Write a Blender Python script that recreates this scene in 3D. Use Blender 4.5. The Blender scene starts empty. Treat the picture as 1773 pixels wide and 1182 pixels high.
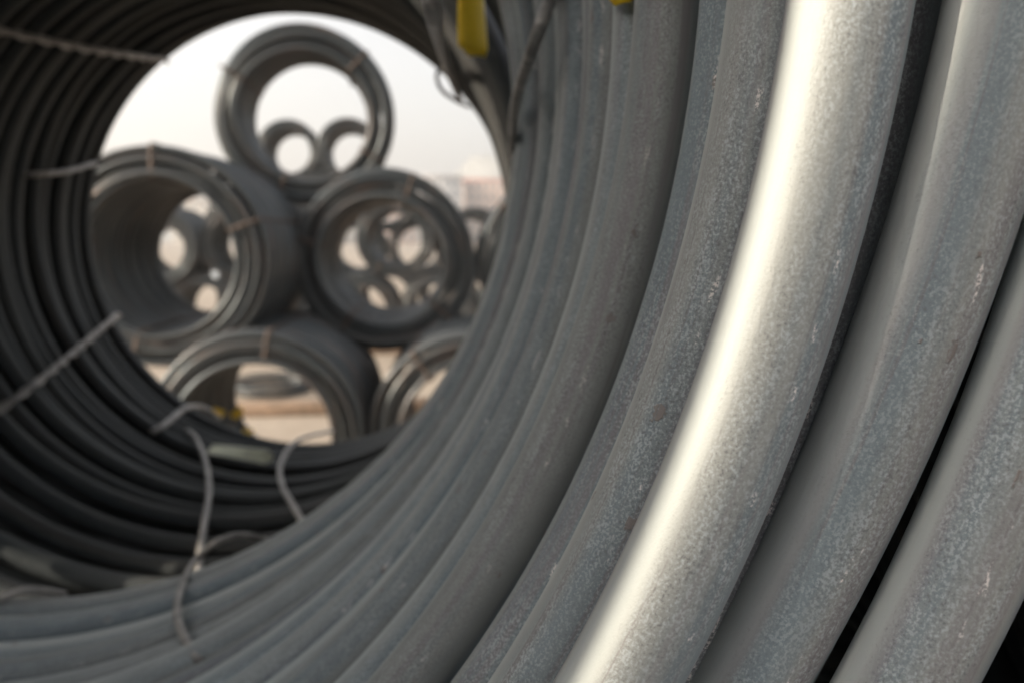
import bpy, math, random
import numpy as np
from mathutils import Vector, Matrix

R_ = math.radians
scene = bpy.context.scene
COL = scene.collection

# ------------------------------------------------------------------ camera
CAM_Z = 1.925
YAW, PITCH, FPX = 0.11347, -0.13746, 1300.0
cam_d = bpy.data.cameras.new('camera')
cam = bpy.data.objects.new('camera', cam_d)
COL.objects.link(cam)
cam.location = (0, 0, CAM_Z)
cam.rotation_euler = (math.pi/2 + PITCH, 0, -YAW)
cam_d.sensor_width = 36.0
cam_d.lens = 36.0*FPX/1773.0
cam_d.clip_start = 0.01
cam_d.clip_end = 6000
cam_d.dof.use_dof = True
cam_d.dof.focus_distance = 0.245
cam_d.dof.aperture_fstop = 8.0
scene.camera = cam

# ------------------------------------------------------------------ world, sun, exposure
SUN_AZ = 78.0      # degrees from the -Y direction towards -X
SUN_EL = 21.0
sx = -math.sin(R_(SUN_AZ))*math.cos(R_(SUN_EL))
sy = -math.cos(R_(SUN_AZ))*math.cos(R_(SUN_EL))
sz = math.sin(R_(SUN_EL))
SUN_DIR = Vector((sx, sy, sz))           # towards the sun
w = bpy.data.worlds.new('World')
scene.world = w
w.use_nodes = True
nt = w.node_tree
nt.nodes.clear()
out = nt.nodes.new('ShaderNodeOutputWorld')
bg = nt.nodes.new('ShaderNodeBackground')
sky = nt.nodes.new('ShaderNodeTexSky')
sky.sky_type = 'NISHITA'
sky.sun_disc = False
sky.sun_elevation = R_(SUN_EL)
sky.sun_rotation = math.atan2(sx, sy)
sky.air_density = 1.0
sky.dust_density = 4.0
sky.ozone_density = 1.0
sky.altitude = 0
bg.inputs['Strength'].default_value = 0.108
hsv = nt.nodes.new('ShaderNodeHueSaturation')       # thin high haze takes most of the blue out of the sky
hsv.inputs['Saturation'].default_value = 0.45
nt.links.new(sky.outputs['Color'], hsv.inputs['Color'])
tnt = nt.nodes.new('ShaderNodeMix')
tnt.data_type = 'RGBA'
tnt.blend_type = 'MULTIPLY'
tnt.inputs[0].default_value = 1.0
tnt.inputs[7].default_value = (1.0, .975, .945, 1)
nt.links.new(hsv.outputs['Color'], tnt.inputs[6])
nt.links.new(tnt.outputs[2], bg.inputs['Color'])
nt.links.new(bg.outputs['Background'], out.inputs['Surface'])

sun_d = bpy.data.lights.new('sun', 'SUN')
sun_d.energy = 2.9
sun_d.angle = R_(0.53)
sun_d.color = (1.0, 0.88, 0.72)
sun = bpy.data.objects.new('sun', sun_d)
COL.objects.link(sun)
sun.rotation_euler = SUN_DIR.to_track_quat('Z', 'Y').to_euler()

scene.view_settings.view_transform = 'Standard'
scene.view_settings.look = 'None'
scene.view_settings.gamma = 1.0
scene.view_settings.exposure = 1.88
scene.view_settings.use_curve_mapping = False
scene.cycles.use_denoising = True
scene.cycles.max_bounces = 6
scene.cycles.diffuse_bounces = 3
scene.cycles.glossy_bounces = 3
scene.cycles.volume_bounces = 0
scene.cycles.sample_clamp_indirect = 10

rng = random.Random(7)

# ------------------------------------------------------------------ helpers
def ray(px, py):
    """direction (world) through a pixel of the 1773 x 1182 photograph, scaled to y = 1"""
    fw = np.array([math.sin(YAW)*math.cos(PITCH), math.cos(YAW)*math.cos(PITCH), math.sin(PITCH)])
    rt = np.array([math.cos(YAW), -math.sin(YAW), 0.0])
    up = np.cross(rt, fw)
    d = fw + (px-886.5)/FPX*rt + (591-py)/FPX*up
    return d/d[1]

def at(px, py, Y):
    d = ray(px, py)*Y
    return (d[0], d[1], d[2]+CAM_Z)

def on_cyl(px, py, axis, rho):
    """where the pixel's ray meets a coil's inner cylinder; axis = (x0, z0, slope x/y)"""
    d = ray(px, py)
    x0, z0, k = axis
    z0 = z0-CAM_Z
    dx = d[0]-k
    a = dx*dx+d[2]**2
    b = -2*(dx*x0+d[2]*z0)
    c = x0*x0+z0*z0-rho*rho
    t = (-b+math.sqrt(max(b*b-4*a*c, 0)))/(2*a)
    return (d[0]*t, t, d[2]*t+CAM_Z)

def mesh_from(name, V, F, wc=None, smooth=True):
    V = np.asarray(V, dtype=np.float32)
    F = np.asarray(F, dtype=np.int32)
    me = bpy.data.meshes.new(name)
    me.vertices.add(len(V))
    me.vertices.foreach_set('co', V.ravel())
    n, k = F.shape
    me.loops.add(n*k)
    me.loops.foreach_set('vertex_index', F.ravel())
    me.polygons.add(n)
    me.polygons.foreach_set('loop_start', np.arange(0, n*k, k, dtype=np.int32))
    me.update(calc_edges=True)
    if smooth:
        me.polygons.foreach_set('use_smooth', np.ones(n, dtype=bool))
    if wc is not None:
        a = me.attributes.new('wc', 'FLOAT_VECTOR', 'POINT')
        a.data.foreach_set('vector', np.asarray(wc, dtype=np.float32).ravel())
    me.validate()
    return me

def link(name, me, mat=None, parent=None, loc=None):
    o = bpy.data.objects.new(name, me)
    COL.objects.link(o)
    if mat is not None and me is not None and not me.materials:
        me.materials.append(mat)
    if parent is not None:
        o.parent = parent
    if loc is not None:
        o.location = loc
    return o

def tag(o, label, cat, group=None):
    o['label'] = label
    o['category'] = cat
    if group:
        o['group'] = group
    return o

def empty(name, loc, rot=(0, 0, 0)):
    o = bpy.data.objects.new(name, None)
    COL.objects.link(o)
    o.empty_display_size = 0.1
    o.location = loc
    o.rotation_euler = rot
    return o

def sweep(C, r, ns, N1=None, s0=0.0, closed=False, radii=None, ph=0.0):
    """tube along centre line C (n,3); returns V, F(quads), wc"""
    C = np.asarray(C, float)
    n = len(C)
    if closed:
        T = np.roll(C, -1, 0)-np.roll(C, 1, 0)
    else:
        T = np.gradient(C, axis=0)
    T /= np.linalg.norm(T, axis=1)[:, None]
    if N1 is None:
        N1 = np.zeros_like(C)
        v = np.array([0, 0, 1.0])
        if abs(T[0] @ v) > 0.9:
            v = np.array([1.0, 0, 0])
        v = v-T[0]*(T[0] @ v)
        v /= np.linalg.norm(v)
        N1[0] = v
        for i in range(1, n):
            v = v-T[i]*(T[i] @ v)
            v /= np.linalg.norm(v)
            N1[i] = v
    else:
        N1 = N1-T*np.sum(N1*T, 1)[:, None]
        N1 /= np.linalg.norm(N1, axis=1)[:, None]
    N2 = np.cross(T, N1)
    a = np.arange(ns)/ns*2*math.pi
    ca, sa = np.cos(a), np.sin(a)
    rr = np.full(n, r) if radii is None else np.asarray(radii)
    V = C[:, None, :]+rr[:, None, None]*(ca[None, :, None]*N1[:, None, :]+sa[None, :, None]*N2[:, None, :])
    seg = np.linalg.norm(np.diff(C, axis=0), axis=1)
    s = np.concatenate([[0], np.cumsum(seg)])+s0
    wc = np.stack([np.repeat(s[:, None], ns, 1), np.repeat(r*np.cos(a-ph)[None], n, 0), np.repeat(r*np.sin(a-ph)[None], n, 0)], -1)
    i = np.arange(n if closed else n-1)[:, None]
    j = np.arange(ns)[None, :]
    i2 = (i+1) % n
    j2 = (j+1) % ns
    F = np.stack([i*ns+j, i2*ns+j, i2*ns+j2, i*ns+j2], -1).reshape(-1, 4)
    V = V.reshape(-1, 3)
    wc = wc.reshape(-1, 3)
    if not closed:      # flat end caps, as quads fanned to a centre vertex
        for e, base in ((0, 0), (1, (n-1)*ns)):
            c = len(V)
            V = np.vstack([V, C[0 if e == 0 else -1][None]])
            wc = np.vstack([wc, [[s[0 if e == 0 else -1], 0, 0]]])
            q = []
            for k in range(0, ns, 2):
                a0, a1, a2 = base+k, base+k+1, base+(k+2) % ns
                q.append((c, a0, a1, a2) if e == 0 else (c, a2, a1, a0))
            F = np.vstack([F, np.array(q)])
    return V, F, wc

def catmull(P, m=8):
    P = np.asarray(P, float)
    P = np.vstack([2*P[0]-P[1], P, 2*P[-1]-P[-2]])
    out = []
    for i in range(1, len(P)-2):
        for t in np.arange(m)/m:
            p0, p1, p2, p3 = P[i-1], P[i], P[i+1], P[i+2]
            out.append(.5*((2*p1)+(-p0+p2)*t+(2*p0-5*p1+4*p2-p3)*t*t+(-p0+3*p1-3*p2+p3)*t**3))
    out.append(P[-2])
    return np.array(out)

def box_vf(x0, x1, y0, y1, z0, z1):
    V = [(x0, y0, z0), (x1, y0, z0), (x1, y1, z0), (x0, y1, z0), (x0, y0, z1), (x1, y0, z1), (x1, y1, z1), (x0, y1, z1)]
    F = [(0, 3, 2, 1), (4, 5, 6, 7), (0, 1, 5, 4), (1, 2, 6, 5), (2, 3, 7, 6), (3, 0, 4, 7)]
    return V, F

def join(parts):
    Vs, Fs, Ws = [], [], []
    o = 0
    for p in parts:
        V, F = np.asarray(p[0], float), np.asarray(p[1])
        Vs.append(V)
        Fs.append(F+o)
        Ws.append(np.asarray(p[2]) if len(p) > 2 else V)
        o += len(V)
    return np.vstack(Vs), np.vstack(Fs), np.vstack(Ws)

# ------------------------------------------------------------------ materials
def new_mat(name):
    m = bpy.data.materials.new(name)
    m.use_nodes = True
    t = m.node_tree
    return m, t, t.nodes['Principled BSDF']

class NB:
    """small node builder"""
    def __init__(s, t):
        s.t = t
    def n(s, typ, **kw):
        x = s.t.nodes.new(typ)
        for k, v in kw.items():
            if k in x.inputs.keys() if isinstance(k, str) else False:
                x.inputs[k].default_value = v
            else:
                setattr(x, k, v)
        return x
    def l(s, a, b):
        s.t.links.new(a, b)
    def mul(s, vec, xyz):
        m = s.t.nodes.new('ShaderNodeVectorMath')
        m.operation = 'MULTIPLY'
        s.l(vec, m.inputs[0])
        m.inputs[1].default_value = xyz
        return m.outputs[0]
    def noise(s, vec, scale, detail=3, rough=.55, dist=0):
        x = s.t.nodes.new('ShaderNodeTexNoise')
        x.inputs['Scale'].default_value = scale
        x.inputs['Detail'].default_value = detail
        x.inputs['Roughness'].default_value = rough
        x.inputs['Distortion'].default_value = dist
        s.l(vec, x.inputs['Vector'])
        return x.outputs['Fac']
    def ramp(s, fac, a, b, va=0.0, vb=1.0):
        x = s.t.nodes.new('ShaderNodeMapRange')
        x.interpolation_type = 'SMOOTHSTEP'
        x.inputs['From Min'].default_value = a
        x.inputs['From Max'].default_value = b
        x.inputs['To Min'].default_value = va
        x.inputs['To Max'].default_value = vb
        s.l(fac, x.inputs['Value'])
        return x.outputs[0]
    def math(s, op, a, b):
        x = s.t.nodes.new('ShaderNodeMath')
        x.operation = op
        for i, v in enumerate((a, b)):
            if isinstance(v, (int, float)):
                x.inputs[i].default_value = v
            else:
                s.l(v, x.inputs[i])
        return x.outputs[0]
    def mix(s, fac, a, b):
        x = s.t.nodes.new('ShaderNodeMix')
        x.data_type = 'RGBA'
        if isinstance(fac, (int, float)):
            x.inputs[0].default_value = fac
        else:
            s.l(fac, x.inputs[0])
        for i, v in ((6, a), (7, b)):
            if isinstance(v, tuple):
                x.inputs[i].default_value = (*v, 1)
            else:
                s.l(v, x.inputs[i])
        return x.outputs[2]

def steel(name, near=True, rust=0.0, tone=1.0):
    m, t, p = new_mat(name)
    b = NB(t)
    at_ = b.n('ShaderNodeAttribute', attribute_name='wc')
    oi = b.n('ShaderNodeObjectInfo')
    off = b.n('ShaderNodeVectorMath', operation='MULTIPLY_ADD')
    cx = b.n('ShaderNodeCombineXYZ')
    b.l(b.math('MULTIPLY', oi.outputs['Random'], 40.0), cx.inputs[0])
    off.inputs[1].default_value = (1, 1, 1)
    b.l(at_.outputs['Vector'], off.inputs[0])
    b.l(cx.outputs[0], off.inputs[2])
    v = off.outputs[0]
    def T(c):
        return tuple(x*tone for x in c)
    sp = b.n('ShaderNodeSeparateXYZ')
    b.l(at_.outputs['Vector'], sp.inputs[0])
    alpha = b.math('ARCTAN2', sp.outputs[2], sp.outputs[1])
    # long soft bands of different scale colour running along the wire
    broad = b.noise(b.mul(v, (1.3, 75, 75)), 1.0, 2, .5)
    tint = b.noise(b.mul(v, (2.1, 150, 150)), 1.0, 2, .5)
    streak = b.noise(b.mul(v, (4, 420, 420)), 1.0, 3, .6)
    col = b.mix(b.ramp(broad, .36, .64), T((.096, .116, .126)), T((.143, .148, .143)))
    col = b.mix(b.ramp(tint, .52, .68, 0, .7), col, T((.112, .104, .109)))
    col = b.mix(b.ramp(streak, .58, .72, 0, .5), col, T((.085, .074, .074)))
    if near:
        wob = b.noise(b.mul(v, (9, 90, 90)), 1.0, 3, .6)
        fl = b.noise(b.mul(v, (850, 1050, 1050)), 1.0, 5, .62, 0)
        clump = b.noise(b.mul(v, (60, 200, 200)), 1.0, 4, .6)
        fine = b.noise(b.mul(v, (1300, 1900, 1900)), 1.0, 3, .6)
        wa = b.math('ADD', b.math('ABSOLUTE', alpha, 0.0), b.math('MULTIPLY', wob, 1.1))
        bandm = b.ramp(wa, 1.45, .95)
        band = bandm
        patch = b.ramp(b.noise(b.mul(v, (13, 70, 70)), 1.0, 3, .6), .38, .62, .45, 1.0)
        # smooth stripe beside the flaked side, crest sheen painted in as paler colour
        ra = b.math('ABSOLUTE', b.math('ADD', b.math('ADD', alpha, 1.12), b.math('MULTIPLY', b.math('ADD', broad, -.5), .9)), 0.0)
        crest_sheen = b.math('MULTIPLY', b.ramp(ra, .62, .22), b.math('SUBTRACT', 1.0, bandm))
        col = b.mix(b.math('MULTIPLY', crest_sheen, .66), col, T((.213, .224, .216)))
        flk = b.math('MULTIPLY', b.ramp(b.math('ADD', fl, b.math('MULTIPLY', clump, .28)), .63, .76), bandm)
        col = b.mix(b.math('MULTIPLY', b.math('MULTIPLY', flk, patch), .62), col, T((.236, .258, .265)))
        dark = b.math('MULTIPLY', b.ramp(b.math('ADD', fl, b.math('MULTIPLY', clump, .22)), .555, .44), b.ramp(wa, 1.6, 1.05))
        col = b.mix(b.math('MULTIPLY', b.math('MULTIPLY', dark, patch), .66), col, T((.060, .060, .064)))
        # chips: rare spots where the scale has broken away
        vo = b.n('ShaderNodeTexVoronoi', feature='F1')
        vo.inputs['Scale'].default_value = 1.0
        vo.inputs['Randomness'].default_value = 1.0
        wv = b.n('ShaderNodeVectorMath', operation='MULTIPLY_ADD')
        nz = b.n('ShaderNodeTexNoise')
        nz.inputs['Scale'].default_value = 420
        nz.inputs['Detail'].default_value = 3
        b.l(v, nz.inputs['Vector'])
        b.l(nz.outputs['Color'], wv.inputs[0])
        wv.inputs[1].default_value = (.55, .55, .55)
        b.l(b.mul(v, (75, 120, 120)), wv.inputs[2])
        b.l(wv.outputs[0], vo.inputs['Vector'])
        sep = b.n('ShaderNodeSeparateColor')
        b.l(vo.outputs['Color'], sep.inputs[0])
        chip = b.math('MULTIPLY', b.ramp(vo.outputs['Distance'], .30, .22), b.ramp(sep.outputs[0], .93, .945))
        chip = b.math('MULTIPLY', chip, b.ramp(streak, .40, .52))
        col = b.mix(b.math('MULTIPLY', chip, .85), col, T((.11, .095, .088)))
        # a thin broken line of bright bare specks following the wire
        la = b.math('ABSOLUTE', b.math('ADD', b.math('ADD', alpha, -.10), b.math('MULTIPLY', wob, -.35)), 0.0)
        l1 = b.math('MULTIPLY', b.ramp(la, .085, .04), b.ramp(clump, .56, .64))
        l1 = b.math('MULTIPLY', l1, b.ramp(fl, .44, .54))
        col = b.mix(b.math('MULTIPLY', l1, .8), col, T((.40, .375, .36)))
        h = b.math('ADD', b.math('MULTIPLY', fl, b.math('MULTIPLY', b.ramp(wa, 1.6, .9, .06, .7), patch)), b.math('MULTIPLY', fine, .18))
        h = b.math('ADD', h, b.math('MULTIPLY', chip, -1.2))
        leather = b.noise(b.mul(v, (170, 420, 420)), 1.0, 3, .5, 1.2)
        h = b.math('ADD', h, b.math('MULTIPLY', leather, b.ramp(wa, 1.8, 1.2, .08, .3)))
        bp = b.n('ShaderNodeBump')
        bp.inputs['Strength'].default_value = .5
        bp.inputs['Distance'].default_value = .0009
        b.l(h, bp.inputs['Height'])
        b.l(bp.outputs[0], p.inputs['Normal'])
        rg = b.math('ADD', b.math('ADD', b.ramp(fl, .35, .65, .42, .52), b.math('MULTIPLY', crest_sheen, .22)), b.math('MULTIPLY', bandm, .10))
        b.l(rg, p.inputs['Roughness'])
    else:
        p.inputs['Roughness'].default_value = .36
    if rust > 0:
        rn = b.noise(b.mul(v, (2.2, 40, 40)), 1.0, 4, .65)
        col = b.mix(b.ramp(rn, .52, .72, 0, rust), col, (.20, .105, .06))
    vary = b.ramp(oi.outputs['Random'], 0, 1, .82, 1.12)
    hs = b.n('ShaderNodeHueSaturation')
    b.l(vary, hs.inputs['Value'])
    b.l(col, hs.inputs['Color'])
    b.l(hs.outputs[0], p.inputs['Base Color'])
    p.inputs['Metallic'].default_value = .12 if near else .45
    p.inputs['Specular IOR Level'].default_value = .4
    return m

def plain(name, c, rough=.6, metallic=0.0, var=.25, scale=30.0, bump=0.0):
    m, t, p = new_mat(name)
    b = NB(t)
    tc = b.n('ShaderNodeTexCoord')
    n1 = b.noise(tc.outputs['Object'], scale, 5, .6)
    col = b.mix(b.ramp(n1, .3, .7), tuple(x*(1-var) for x in c), tuple(min(1, x*(1+var)) for x in c))
    b.l(col, p.inputs['Base Color'])
    p.inputs['Roughness'].default_value = rough
    p.inputs['Metallic'].default_value = metallic
    if bump:
        bp = b.n('ShaderNodeBump')
        bp.inputs['Strength'].default_value = bump
        bp.inputs['Distance'].default_value = .01
        b.l(n1, bp.inputs['Height'])
        b.l(bp.outputs[0], p.inputs['Normal'])
    return m

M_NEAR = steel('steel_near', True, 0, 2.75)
M_MID_SHADED = steel('steel_mid_shaded', True, .08, .42)  # second coil's steel, tone lowered so the tunnel's shade sits in the colour
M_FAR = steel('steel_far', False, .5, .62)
M_TIE = plain('tie_wire_metal', (.38, .36, .34), .45, .3, .35, 60)
M_RUSTTIE = plain('rusty_band', (.075, .052, .040), .75, .2, .35, 20)
M_YELLOW = plain('yellow_plastic', (.92, .62, .02), .35, 0, .06, 12)
M_LABEL = plain('label_paper', (.88, .88, .66), .6, 0, .15, 30)
M_WHITELABEL = plain('white_label', (.30, .33, .36), .5, 0, .08, 30)
M_TIMBER = plain('timber', (.22, .15, .10), .8, 0, .3, 9, .3)

# ------------------------------------------------------------------ setting: ground, mountain
def ground_mat():
    m, t, p = new_mat('dusty_concrete')
    b = NB(t)
    tc = b.n('ShaderNodeTexCoord')
    v = tc.outputs['Object']
    a = b.noise(v, .35, 5, .6)
    c = b.noise(v, 6.0, 5, .65)
    col = b.mix(b.ramp(a, .35, .65), (.29, .235, .18), (.37, .31, .245))
    col = b.mix(b.ramp(c, .45, .75, 0, .5), col, (.21, .165, .125))
    b.l(col, p.inputs['Base Color'])
    p.inputs['Roughness'].default_value = .85
    bp = b.n('ShaderNodeBump')
    bp.inputs['Strength'].default_value = .4
    bp.inputs['Distance'].default_value = .02
    b.l(c, bp.inputs['Height'])
    b.l(bp.outputs[0], p.inputs['Normal'])
    return m

g = link('ground', mesh_from('ground', [(-1500, -1500, 0), (1500, -1500, 0), (1500, 1500, 0), (-1500, 1500, 0)], [(0, 1, 2, 3)], smooth=False), ground_mat())
g['kind'] = 'structure'

def mountain():
    nx, ny = 120, 24
    xs = np.linspace(-560, 560, nx)
    ys = np.linspace(420, 690, ny)
    r = np.random.RandomState(3)
    X, Y = np.meshgrid(xs, ys)
    u = X/560
    ridge = 30+46*np.exp(-((X-105)/85)**2)+28*np.exp(-((X+230)/140)**2)+40*np.exp(-((X-340)/110)**2)
    H = ridge*np.clip(np.sin(np.pi*(Y-420)/270), 0, 1)**.8
    for k in range(14):
        fx, fy, ph = r.uniform(4, 40), r.uniform(2, 10), r.uniform(0, 6.28)
        H += np.clip(ridge, 0, 55)/55*8/(1+fx/8)*np.sin(fx*u*3+fy*Y/200+ph)*np.clip(np.sin(np.pi*(Y-420)/270), 0, 1)
    H = np.maximum(H, -.5)
    V = np.stack([X, Y, H-.4], -1).reshape(-1, 3)
    i = np.arange(ny-1)[:, None]*nx+np.arange(nx-1)[None]
    F = np.stack([i, i+1, i+1+nx, i+nx], -1).reshape(-1, 4)
    o = link('mountain', mesh_from('mountain', V, F), plain('hillside', (.27, .265, .24), .9, 0, .2, .03))
    o['kind'] = 'structure'
mountain()

# ------------------------------------------------------------------ the two near coils
WIRE_R = 0.017
# coil axes as (x at y=0, z, slope dx/dy)
AXA = (-0.398, CAM_Z+0.1139, 0.0)
AXB = (-0.492, CAM_Z-0.002, 0.105)

def hel_sum(phi, seed, amp, freqs=(0.43, 0.81, 1.37, 2.13)):
    r = random.Random(seed)
    o = 0
    for f in freqs:
        o = o+amp/len(freqs)*np.sin(f*phi+r.uniform(0, 6.28))*r.uniform(.6, 1.4)
    return o

def helix_turn(axis, ys, rhos, k, nseg, ns, seed, seam=math.pi, amp_r=.003, amp_y=.004, slant=None, wr=WIRE_R, s0=None, th0=-0.22, ph=-2.0, ytilt=0.0):
    """turn k of a layer; ys, rhos hold each turn's position at ring angle th0"""
    n = len(ys)
    th = np.linspace(seam-2*math.pi, seam, nseg+1)
    f = -(th-th0)/(2*math.pi)
    def nb(a, j):
        if j < 0:
            return a[0]-(a[1]-a[0])
        if j >= n:
            return a[-1]+(a[-1]-a[-2])
        return a[j]
    y = np.where(f < 0, ys[k]+f*(ys[k]-nb(ys, k-1)), ys[k]+f*(nb(ys, k+1)-ys[k]))
    rh = np.where(f < 0, rhos[k]+f*(rhos[k]-nb(rhos, k-1)), rhos[k]+f*(nb(rhos, k+1)-rhos[k]))
    phi = -th+2*math.pi*k
    win = (1-np.cos(th-th0))/2
    q = np.clip(np.abs(f)/.28, 0, 1)
    keep = 1-q*q*(3-2*q)          # 1 at th0, 0 at the seam, so that turns join end to end
    dy = hel_sum(phi, seed, amp_y)-hel_sum(np.array([-th0+2*math.pi*k]), seed, amp_y)*keep
    dr = hel_sum(phi, seed+5, amp_r)-hel_sum(np.array([-th0+2*math.pi*k]), seed+5, amp_r)*keep
    y = y+dy+ytilt*np.sin(th-th0)
    rh = rh+dr
    if slant is not None:
        sk = np.where(f < 0, slant[k]+f*(slant[k]-nb(slant, k-1)), slant[k]+f*(nb(slant, k+1)-slant[k]))
        y = y+sk*win
    x0, z0, kx = axis
    C = np.stack([x0+kx*y+rh*np.cos(th), y-kx*rh*np.cos(th), z0+rh*np.sin(th)], -1)
    N1 = np.stack([np.cos(th), 0*th, np.sin(th)], -1)
    return sweep(C, wr, ns, N1, s0=k*3.3+seed*.37 if s0 is None else s0, ph=ph)

coilA = empty('wire_coil', (AXA[0], .5, AXA[1]-.62))
tag(coilA, 'big coil of grey steel wire with a sunlit front turn, its inside filling the foreground', 'coil')
coilB = empty('wire_coil', (AXB[0]+.15, 1.4, AXB[1]-.62))
tag(coilB, 'dark wire coil right behind the foreground coil, pale tag tied inside its bottom', 'coil')
bpy.context.view_layer.update()

def child(name, V, F, wc, mat, root):
    loc = np.array(root.location)
    me = mesh_from(name, np.asarray(V)-loc, F, wc)
    return link(name, me, mat, root)

SL0 = -.139
# innermost layer of the foreground coil, from the front turn backwards
yA = [.2125, .2575, .295, .352, .400, .440, .476, .512, .546, .580, .614, .648, .682, .716, .749, .782]
rA = [.520, .519, .5225, .5105, .5135, .5065, .5135, .5070, .5085, .5140, .5060, .5120, .5050, .5110, .5045, .5055]
sl = [SL0*(1-i/16) for i in range(16)]
PHA = [-1.62, -2.35, -2.6, -2.3, -2.2, -2.5, -2.0, -2.4, -2.1, -2.6, -2.2, -2.3, -2.5, -2.0, -2.4, -2.2]   # which side of each turn carries the flaked scale
for k in range(16):
    hi = k < 4
    V, F, wc = helix_turn(AXA, yA, rA, k, 360 if hi else 220, 40 if hi else 24, 11, amp_r=.0008 if k < 3 else .005, amp_y=.001 if k < 3 else (.005 if k < 7 else .008), slant=sl, ph=PHA[k])
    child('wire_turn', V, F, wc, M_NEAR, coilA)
# front turns of the outer layers, seen end on at the right
for ys, rs, slant, seed, yt in (([.2085, .280], [.562, .556], [-.141, -.141], 21, -.036), ([.1955, .29], [.5955, .592], [-.125, -.125], 22, -.006)):
    V, F, wc = helix_turn(AXA, ys, rs, 0, 360, 40, seed, amp_r=.0004, amp_y=.0005, slant=slant, ytilt=yt, ph=-1.75 if seed == 21 else -2.15)
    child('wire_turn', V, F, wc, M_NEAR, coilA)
# the rest of the outer layers
for li, (rho, y0, n) in enumerate(((.5535, .262, 20), (.590, .31, 20), (.626, .30, 21))):
    ys = [y0+i*(.75-y0)/(n-1)+rng.uniform(-.006, .006) for i in range(n)]
    rs = [rho+rng.uniform(-.003, .003) for i in range(n)]
    if li == 0:
        ys[0], rs[0] = .236, .546
    sl2 = [(.069-y0)*(1-i/(n-1))+.115*(i/(n-1))**2 for i in range(n)]
    for k in range(n):
        big = li == 0 and k < 2
        V, F, wc = helix_turn(AXA, ys, rs, k, 240 if big else 120, 28 if big else 12, 31+li, slant=sl2)
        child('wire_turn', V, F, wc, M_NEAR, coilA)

# second coil
yB = [1.00, 1.075, 1.155, 1.235, 1.335, 1.385, 1.43, 1.475, 1.515, 1.56, 1.60, 1.645, 1.685, 1.725, 1.77, 1.81, 1.85]
rB = [.520, .515, .512, .512, .510, .516, .513, .515, .518, .517, .521, .519, .523, .520, .525, .522, .524]
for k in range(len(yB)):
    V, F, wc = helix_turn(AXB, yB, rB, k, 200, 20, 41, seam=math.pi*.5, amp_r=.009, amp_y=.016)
    child('wire_turn', V, F, wc, M_MID_SHADED, coilB)
for li, (rho, y0, n) in enumerate(((.552, 1.30, 24), (.588, 1.18, 26), (.624, 1.24, 25))):
    ys = [y0+i*(1.85-y0)/(n-1)+rng.uniform(-.006, .006) for i in range(n)]
    rs = [rho+rng.uniform(-.003, .003) for i in range(n)]
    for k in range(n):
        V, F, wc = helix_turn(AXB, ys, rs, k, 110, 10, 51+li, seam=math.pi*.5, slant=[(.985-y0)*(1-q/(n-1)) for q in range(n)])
        child('wire_turn', V, F, wc, M_MID_SHADED, coilB)

# tie wires
def tie(root, pts, r=.0045, mat=M_TIE, m=8, name='tie_wire'):
    C = catmull(pts, m)
    V, F, wc = sweep(C, r, 10)
    return child(name, V, F, wc, mat, root)
def twisted(root, pts, r=.0034, pitch=.030, m=14):
    C = catmull(pts, m)
    seg = np.concatenate([[0], np.cumsum(np.linalg.norm(np.diff(C, axis=0), axis=1))])
    n = max(int(seg[-1]/.004), 8)
    t = np.linspace(0, seg[-1], n)
    C = np.stack([np.interp(t, seg, C[:, q]) for q in range(3)], -1)
    T = np.gradient(C, axis=0)
    T /= np.linalg.norm(T, axis=1)[:, None]
    N1 = np.cross(T, np.array([.3, .2, .93]))
    N1 /= np.linalg.norm(N1, axis=1)[:, None]
    N2 = np.cross(T, N1)
    for s_ in (0, math.pi):
        a = t/pitch*2*math.pi+s_
        D = C+r*1.02*(np.cos(a)[:, None]*N1+np.sin(a)[:, None]*N2)
        V, F, wc = sweep(D, r, 8)
        child('tie_wire', V, F, wc, M_TIE, root)
def A(px, py, rho=.486):
    return on_cyl(px, py, AXA, rho)
def B(px, py, rho=.483):
    return on_cyl(px, py, AXB, rho)

tie(coilA, [at(470, 938, .88), at(425, 926, .86), at(382, 934, .84), A(340, 968, .494), A(316, 1012, .486), A(307, 1060, .484), A(320, 1104, .488), A(347, 1146, .500)], .0038)
tie(coilA, [A(965, -30, .500), A(950, 8, .480), A(925, 75, .470), A(897, 160, .474), A(889, 215, .480), A(887, 284, .495)], .0046)
tie(coilA, [A(-40, 1052, .49), A(0, 1036, .484), A(50, 1021, .478), A(112, 1029, .496)], .0045)
tie(coilB, [B(325, 745, .50), B(340, 760, .475), B(356, 800, .455), B(362, 850, .455), B(354, 905, .46), B(346, 960, .475), B(342, 1010, .49)], .0054)
tie(coilB, [B(575, 745, .49), B(515, 762, .470), B(487, 800, .46), B(488, 838, .465), B(506, 872, .475), B(527, 908, .49)], .0052)
twisted(coilB, [B(205, 545, .49), B(190, 558, .47), B(110, 625, .44), B(40, 680, .45), B(-30, 728, .49)], .0040, .10)
tie(coilB, [B(262, 748, .50), B(285, 735, .485), B(320, 707, .47), B(350, 705, .475), B(380, 724, .495)], .0062)
twisted(coilB, [B(-40, 47, .49), B(10, 56, .47), B(140, 84, .46), B(240, 99, .47), B(290, 106, .50)], .0038, .10)
tie(coilB, [B(45, 303, .495), B(80, 301, .475), B(120, 296, .47), B(165, 283, .50)], .0054)
tie(coilB, [B(738, -40, .48), B(748, 10, .468), B(758, 62, .468), B(776, 122, .478), B(798, 178, .497)], .0062)
tie(coilB, [B(770, 112, .495), B(757, 128, .47), B(762, 152, .46), B(782, 170, .468), B(812, 186, .498)], .0035)

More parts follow.
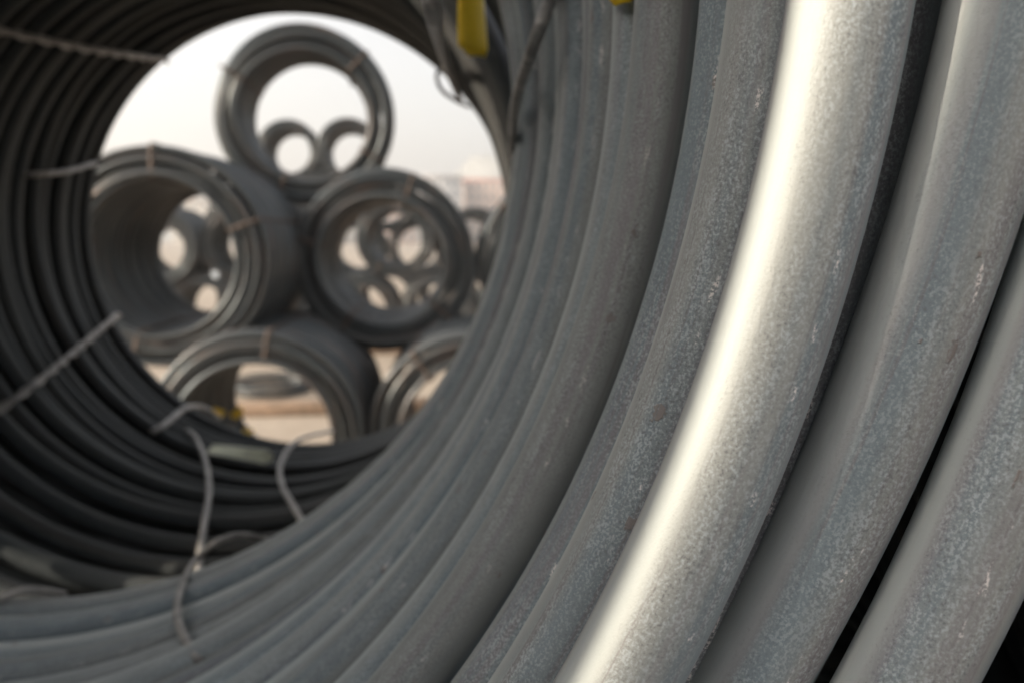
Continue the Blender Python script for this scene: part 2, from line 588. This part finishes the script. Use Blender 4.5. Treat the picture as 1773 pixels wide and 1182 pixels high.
# ------------------------------------------------------------------ tags
def plate(name, w_, h_, t_, mat, label, cat, M, curl=0.0, nx=14, ny=10, rc=.18, group=None):
    """thin plate with rounded lower corners, curled about its vertical axis; local x width, z height"""
    V, F = [], []
    for side in (0, 1):
        for j in range(ny+1):
            v = j/ny
            z = -h_*v
            d = max(0.0, v-(1-rc*w_/h_*2))/(rc*w_/h_*2)
            wd = w_*(1-(1-math.sqrt(max(0, 1-d*d)))*.55) if d > 0 else w_
            for i in range(nx+1):
                u = (i/nx-.5)
                a = u*curl
                x = (math.sin(a)/curl*wd) if curl else u*wd
                y = ((1-math.cos(a))/curl*wd) if curl else 0
                V.append((x, y+(t_ if side else 0)+.004*math.sin(3*v+u*2), z))
    n1 = (nx+1)*(ny+1)
    for j in range(ny):
        for i in range(nx):
            a = j*(nx+1)+i
            F.append((a, a+nx+1, a+nx+2, a+1))
            F.append((n1+a, n1+a+1, n1+a+nx+2, n1+a+nx+1))
    for i in range(nx):
        F.append((i, i+1, n1+i+1, n1+i))
        a = ny*(nx+1)+i
        F.append((a+1, a, n1+a, n1+a+1))
    for j in range(ny):
        a = j*(nx+1)
        F.append((a+nx+1, a, n1+a, n1+a+nx+1))
        a += nx
        F.append((a, a+nx+1, n1+a+nx+1, n1+a))
    me = mesh_from(name, V, F)
    o = link(name, me, mat)
    o.matrix_world = M
    tag(o, label, cat, group)
    return o

def rotm(loc, rx=0, ry=0, rz=0):
    from mathutils import Euler
    return Matrix.Translation(Vector(loc)) @ Euler((R_(rx), R_(ry), R_(rz))).to_matrix().to_4x4()

ytag = plate('yellow_tag', .043, .116, .002, M_YELLOW, 'curled yellow plastic tag hanging in the gap behind the foreground coil', 'tag', rotm(at(828, -98, .84), -4, 2, 35), 2.2)
plate('yellow_tag', .022, .05, .0015, M_YELLOW, 'small yellow tag tip against the inner turns of the foreground coil', 'tag', rotm(at(1097, -187, .375), 0, 6, -30), 1.0)
_o = Vector(B(362, 778, .468))
_z = -Vector((1, -.10, -.16)).normalized()
_n = Vector((.05, -.50, .86))
_x = _n.cross(_z).normalized()
_n = _z.cross(_x).normalized()
_M = Matrix(((_x.x, _n.x, _z.x, _o.x), (_x.y, _n.y, _z.y, _o.y), (_x.z, _n.z, _z.z, _o.z), (0, 0, 0, 1)))
plate('paper_tag', .034, .135, .0015, M_LABEL, 'pale green paper tag lying across the bottom turns of the dark coil', 'tag', _M, .5)

# ------------------------------------------------------------------ stacked coils of the yard
RING = {}
BUNDLE = {}
def ring_mesh(rho, var, wr, nseg=84, ns=10):
    key = (round(rho, 3), var, wr, nseg)
    if key in RING:
        return RING[key]
    r = random.Random(hash((int(rho*1000), var)) & 0xffff)
    th = np.linspace(0, 2*math.pi, nseg, endpoint=False)
    p1, p2, p3 = r.uniform(0, 6.28), r.uniform(0, 6.28), r.uniform(0, 6.28)
    dr = .006*np.sin(2*th+p1)+.003*np.sin(3*th+p2)
    dy = .009*np.sin(th+p3)+.005*np.sin(2*th+p2)
    C = np.stack([(rho+dr)*np.cos(th), dy, (rho+dr)*np.sin(th)], -1)
    N1 = np.stack([np.cos(th), 0*th, np.sin(th)], -1)
    V, F, wc = sweep(C, wr, ns, N1, s0=var*5.0, closed=True)
    me = mesh_from('wire_turn', V, F, wc)
    me.materials.append(M_FAR)
    RING[key] = me
    return me

def band_mesh(r0, r1, L, w_=.022, t_=.005):
    """steel band lashed round the coil wall, lying in the local x (radial) / y plane, rounded corners"""
    path = []
    c = .03
    a0, a1, b0, b1 = r0-.004, r1+.004, -.03, L+.03
    for (cx_, cy_, s) in ((a1-c, b0+c, -90), (a1-c, b1-c, 0), (a0+c, b1-c, 90), (a0+c, b0+c, 180)):
        for q in range(4):
            an = R_(s+q*30)
            path.append((cx_+c*math.cos(an), cy_+c*math.sin(an)))
    n = len(path)
    V, F = [], []
    P = np.array(path)
    cen = P.mean(0)
    T = np.roll(P, -1, 0)-np.roll(P, 1, 0)
    T /= np.linalg.norm(T, axis=1)[:, None]
    Nn = np.stack([T[:, 1], -T[:, 0]], -1)
    for i in range(n):
        for (e, zz) in ((0, -w_/2), (1, -w_/2), (1, w_/2), (0, w_/2)):
            q = P[i]+Nn[i]*t_*e
            V.append((q[0], q[1], zz))
    for i in range(n):
        j = (i+1) % n
        for k in range(4):
            k2 = (k+1) % 4
            F.append((i*4+k, j*4+k, j*4+k2, i*4+k2))
    me = mesh_from('steel_band', V, F, smooth=False)
    me.materials.append(M_RUSTTIE)
    return me

def yard_coil(x, y, z, L=1.2, rout=.655, rin=.458, yaw=0.0, pitch=0.0, wr=.021, bands=(20, 110, 200, 290), label='', group=None, detail=2, seed=0):
    r = random.Random(seed)
    root = empty('wire_coil', (x, y, z), (R_(pitch), 0, R_(-yaw)))
    tag(root, label, 'coil', group)
    nl = 4
    lay = [rin+wr+(rout-rin-2*wr)*i/(nl-1) for i in range(nl)]
    n = int(L/(2*wr*1.06))
    if detail == 2:
        for li, rho in enumerate(lay):
            ks = range(n) if li in (0, nl-1) else (0, 1, n-1)
            fo = (r.uniform(-.045, .0), r.uniform(.0, .05), r.uniform(-.03, .03), r.uniform(.0, .05))[li]
            for k in ks:
                o = link('wire_turn', ring_mesh(rho, r.randrange(4), wr), None, root)
                o.location = (r.uniform(-.004, .004), k*L/n+(fo if k == 0 else r.uniform(-.006, .006))+wr, r.uniform(-.004, .004))
                s = 1+r.uniform(-.008, .012)
                o.scale = (s, 1, s)
                o.rotation_euler = (R_(r.uniform(-.6, .6)), r.uniform(0, 6.28), R_(r.uniform(-.6, .6)))
    else:
        key = (L, rout, rin, wr, seed % 3)
        if key not in BUNDLE:
            parts = []
            nseg, ns = (48, 8) if y > 8 else (56, 7)
            th = np.linspace(0, 2*math.pi, nseg, endpoint=False)
            for li, rho in enumerate(lay):
                for k in (range(n) if li in (0, nl-1) else (0, 1, n-1)):
                    rr = rho+r.uniform(-.008, .008)
                    C = np.stack([rr*np.cos(th), k*L/n+wr+.01*np.sin(th+r.uniform(0, 6.28))+(r.uniform(-.02, .03) if k == 0 else 0), rr*np.sin(th)], -1)
                    parts.append(sweep(C, wr, ns, np.stack([np.cos(th), 0*th, np.sin(th)], -1), s0=k*3.1, closed=True))
            V, F, wc = join(parts)
            BUNDLE[key] = mesh_from('wire_turns', V, F, wc)
            BUNDLE[key].materials.append(M_FAR)
        o = link('wire_turns', BUNDLE[key], None, root)
        o['kind'] = 'stuff'
    if bands:
        bm = band_mesh(rin, rout, L)
        for a in bands:
            o = link('steel_band', bm, None, root)
            o.rotation_euler = (0, -R_(a), 0)
    return root

# the stack seen through the tunnel
def placed(px, py, Y, *args, **kw):
    x, y, z = at(px, py, Y)
    return yard_coil(x, y, z, *args, **kw)
placed(441, 757, 4.58, 1.25, yaw=2.6, bands=(80, 200, 320), label='lowest coil of the stack, yellow tags lying inside its mouth', seed=1)
placed(822, 757, 4.58, 1.25, yaw=2.6, bands=(125, 215, 330), label='lowest coil of the stack beside the one holding yellow tags', seed=2)
placed(270, 446, 4.68, 1.3, yaw=2.6, bands=(88, 20, 255), label='middle row coil with a sunlit rim, resting on the coil that holds yellow tags', seed=3)
placed(665, 452, 5.5, 1.15, rin=.445, yaw=1.0, bands=(70, 165, 238, 318), label='middle row coil with several rust brown bands, framing more coils behind it', seed=4)
placed(985, 455, 5.5, 1.2, yaw=2.0, bands=(140, 30), label='middle row coil half hidden behind the foreground turns', seed=5)
placed(528, 201, 5.85, .8, rout=.655, yaw=-3.5, pitch=4.0, bands=(45, 150, 250, 330), label='single coil sitting on top of the stack against the sky', seed=6)

# second stack, further back
G2 = 'coils of the stack behind the first one'
i = 10
S2 = ((-5.1, .66, 'outermost bottom coil of the second stack, behind the sunlit middle row coil'),
      (-3.79, .66, 'bottom coil of the second stack with a pale label sheet at its mouth'),
      (-2.46, .66, 'bottom coil of the second stack, behind the gap between the middle row coils'),
      (-1.15, .66, 'bottom coil of the second stack framed by the banded coil, over the tagged one'),
      (.17, .66, 'bottom coil of the second stack framed by the banded middle coil, beside the near turns'),
      (1.5, .66, 'bottom coil of the second stack, behind the half hidden middle row coil'),
      (-4.45, 1.79, 'upper coil of the second stack over its outermost bottom coil'),
      (-3.12, 1.79, 'dark upper coil of the second stack framed by the sunlit middle row coil'),
      (-.52, 1.90, 'upper coil of the second stack in the banded coil, bright sky in its opening'),
      (.86, 1.79, 'upper coil of the second stack, behind the half hidden middle row coil'))
for (x, z, lab) in S2:
    i += 1
    yard_coil(x, 13.0+rng.uniform(-.25, .25), z, 1.2, bands=(60, 150, 240, 330) if i % 2 else (30, 120, 210, 300), yaw=rng.uniform(-2, 4), label=lab, group=G2, detail=1, seed=i)
G3 = 'coils of the farthest stack'
for row, (z, xs) in enumerate(((.66, (-6.2, -4.86, -3.52, -2.18, -.84, .5)), (1.69, (-5.53, -4.19, -2.85, -1.51, -.17)), (2.71, (-4.86, -3.52, -2.18, -.84)), (3.74, (-2.87, -1.58)))):
    for x in xs:
        i += 1
        yard_coil(x, 16.5+rng.uniform(-.3, .3), z, 1.2, bands=(60, 150, 240, 330), label='small far wire coil in the farthest and highest stack' if row == 3 else 'wire coil low in the farthest stack', group=G3+(' on top' if row == 3 else ''), detail=1, seed=i)

OCC_Y = -.2160
# stack that carries the two near coils, and its neighbour on the right
yard_coil(-1.17, -.1, .70, 2.1, rout=.70, rin=.48, wr=.019, bands=None, label='coil of the bottom row under the foreground coil, on the sunny side', detail=1, seed=70)
yard_coil(.38, -.1, .70, 2.1, rout=.70, rin=.48, wr=.019, bands=None, label='coil of the bottom row under the foreground coil, on the shaded side', detail=1, seed=71)
yard_coil(.96, .16, 1.93, 1.5, rout=.655, rin=.48, wr=.019, bands=None, label='coil beside the foreground coil on its shaded side', detail=1, seed=72)

yard_coil(-1.449, OCC_Y-1.159, 2.09, 1.2, yaw=-15, rout=.655, rin=.48, wr=.019, bands=None, label='unseen coil added on the sunny side to shade the front turn of the foreground coil', detail=1, seed=73)  # unseen coil added so its end limits sun on the front turn
yard_coil(-2.6, -1.5, .70, 1.3, rout=.70, rin=.48, wr=.019, bands=None, label='outermost coil of the bottom row of the near stack, on the sunny side', detail=1, seed=74)

# unseen coils added to darken the tunnel: bottom row before it, stack behind the camera
yard_coil(-1.17, -1.75, .70, 1.5, rout=.70, rin=.48, wr=.019, bands=None, label='unseen coil added to block ground bounce before the mouth of the foreground coil, sunny side', detail=1, seed=75)
yard_coil(.38, -1.75, .70, 1.5, rout=.70, rin=.48, wr=.019, bands=None, label='unseen coil added to block ground bounce before the mouth of the foreground coil, shaded side', detail=1, seed=77)
for (z, xs) in ((.66, (-2.3, -1.0, .31)), (1.79, (-1.65, -.35)), (2.92, (-2.3, -1.0, .31)), (4.05, (-.35,))):
    for x in xs:
        i += 1
        yard_coil(x, -3.05, z, 1.2, bands=None, label='unseen wire coil of a stack added behind the camera to darken the near coils inside', group='unseen coils added behind the camera', detail=1, seed=i)

# flat loose ring of wire on the ground
lr = empty('loose_wire_ring', (-1.95, 9.6, 0))
tag(lr, 'loose ring of wire lying flat on the pale ground behind the stack', 'wire ring')
for k in range(4):
    o = link('wire_turn', ring_mesh(.45+.03*(k % 2), k, .021), None, lr)
    o.location = (rng.uniform(-.02, .02), rng.uniform(-.02, .02), .022+.04*k)
    o.rotation_euler = (R_(90), 0, 0)

# timber sleepers
for (x, y, z, L, lab) in ((-1.2, 8.3, 0, 3.4, 'long timber sleeper lying across the ground behind the stack'), (-.6, 12.6, 0, 9.0, 'timber sleeper carrying the second stack'), ):
    V, F = box_vf(-L/2, L/2, -.09, .09, 0.002, .14)
    o = link('timber_sleeper', mesh_from('timber_sleeper', V, F, smooth=False), M_TIMBER, loc=(x, y, z))
    bv = o.modifiers.new('bevel', 'BEVEL')
    bv.width = .012
    tag(o, lab, 'timber')

# yellow tags inside the lowest coil, labels on far coils
for (px, py, Y, s, rz, lab) in ((380, 718, 5.05, .08, 25, 'yellow tag inside the lowest coil, close to its wall'), (406, 720, 5.2, .09, -40, 'larger yellow tag inside the lowest coil'), (430, 752, 5.2, .07, 10, 'small yellow tag at the mouth of the lowest coil')):
    plate('yellow_tag', s, s*.7, .004, M_YELLOW, lab, 'tag', rotm(at(px, py-10, Y), 10, rz, 20), .6)
for (px, py, Y, s, mt, lab) in ((372, 478, 12.75, .13, M_WHITELABEL, 'pale grey label sheet on a coil of the second stack'),):
    plate('label_sheet' if mt is not M_YELLOW else 'yellow_tag', s, s*.9, .004, mt, lab, 'label' if mt is not M_YELLOW else 'tag', rotm(at(px, py-8, Y), 5, 8, -20), .4)

# ------------------------------------------------------------------ buildings on the skyline
def building(px0, px1, top, Y, wallc, roofc, floors, cols, label, depth=16):
    x0, x1 = at(px0, 411, Y)[0], at(px1, 411, Y)[0]
    h = at((px0+px1)/2, top, Y)[2]
    root = empty('apartment_building', ((x0+x1)/2, Y, 0))
    tag(root, label, 'building')
    wd = (x1-x0)/2
    V, F = box_vf(-wd, wd, 0, depth, 0, h)
    wall = link('wall', mesh_from('wall', V, F, smooth=False), plain('render_'+label[:12], wallc, .8, 0, .08, .2), root)
    V, F = box_vf(-wd-.5, wd+.5, -.5, depth+.5, h, h+.7)
    link('roof', mesh_from('roof', V, F, smooth=False), plain('roof_'+label[:12], roofc, .8, 0, .1, .5), root)
    cw, fh = 2*wd/cols, (h-1.0)/floors
    V1, F1 = box_vf(-cw*.26, cw*.26, -.04, .05, 0, fh*.5)
    gm = mesh_from('window', V1, F1, smooth=False)
    gm.materials.append(M_GLASS)
    V2, F2 = box_vf(-cw*.32, cw*.32, -.35, .05, -.18, -.02)
    sm = mesh_from('sill', V2, F2, smooth=False)
    sm.materials.append(M_SILL)
    for f in range(floors):
        for c in range(cols):
            win = link('window', gm, None, root, (-wd+cw*(c+.5), -.003, .8+f*fh+fh*.25))
            link('sill', sm, None, win)
    return root
M_GLASS, _t, _p = new_mat('window_glass')
_p.inputs['Base Color'].default_value = (.10, .12, .14, 1)
_p.inputs['Roughness'].default_value = .15
M_SILL = plain('sill_paint', (.6, .58, .55), .7, 0, .05, 1)
building(728, 800, 308, 235, (.62, .60, .58), (.45, .42, .40), 6, 6, 'pale grey apartment block showing beside the middle coil')
building(806, 902, 314, 245, (.66, .48, .38), (.55, .25, .18), 6, 8, 'pinkish apartment block with red roof edge beside the near coil')
building(640, 724, 340, 225, (.68, .50, .42), (.50, .30, .24), 5, 7, 'salmon apartment block seen through the banded middle coil')
building(556, 634, 352, 260, (.60, .58, .54), (.45, .42, .40), 5, 7, 'beige apartment block behind the stack')
building(300, 420, 350, 240, (.64, .58, .50), (.45, .38, .34), 5, 9, 'cream apartment block seen through the sunlit middle coil')
building(910, 1040, 300, 230, (.62, .56, .50), (.5, .3, .25), 6, 9, 'tan apartment block hidden mostly by the near coil')

# ------------------------------------------------------------------ haze
HZ = True
if HZ:
    V, F = box_vf(-1600, 1600, -1600, 1600, -1, 98)
    o = link('haze', mesh_from('haze', V, F, smooth=False))
    o['kind'] = 'stuff'
    m = bpy.data.materials.new('haze')
    m.use_nodes = True
    t = m.node_tree
    t.nodes.clear()
    mo = t.nodes.new('ShaderNodeOutputMaterial')
    pv = t.nodes.new('ShaderNodeVolumePrincipled')
    pv.inputs['Color'].default_value = (.93, .93, .93, 1)
    pv.inputs['Density'].default_value = 0.0023
    pv.inputs['Anisotropy'].default_value = 0.3
    t.links.new(pv.outputs[0], mo.inputs['Volume'])
    o.data.materials.append(m)
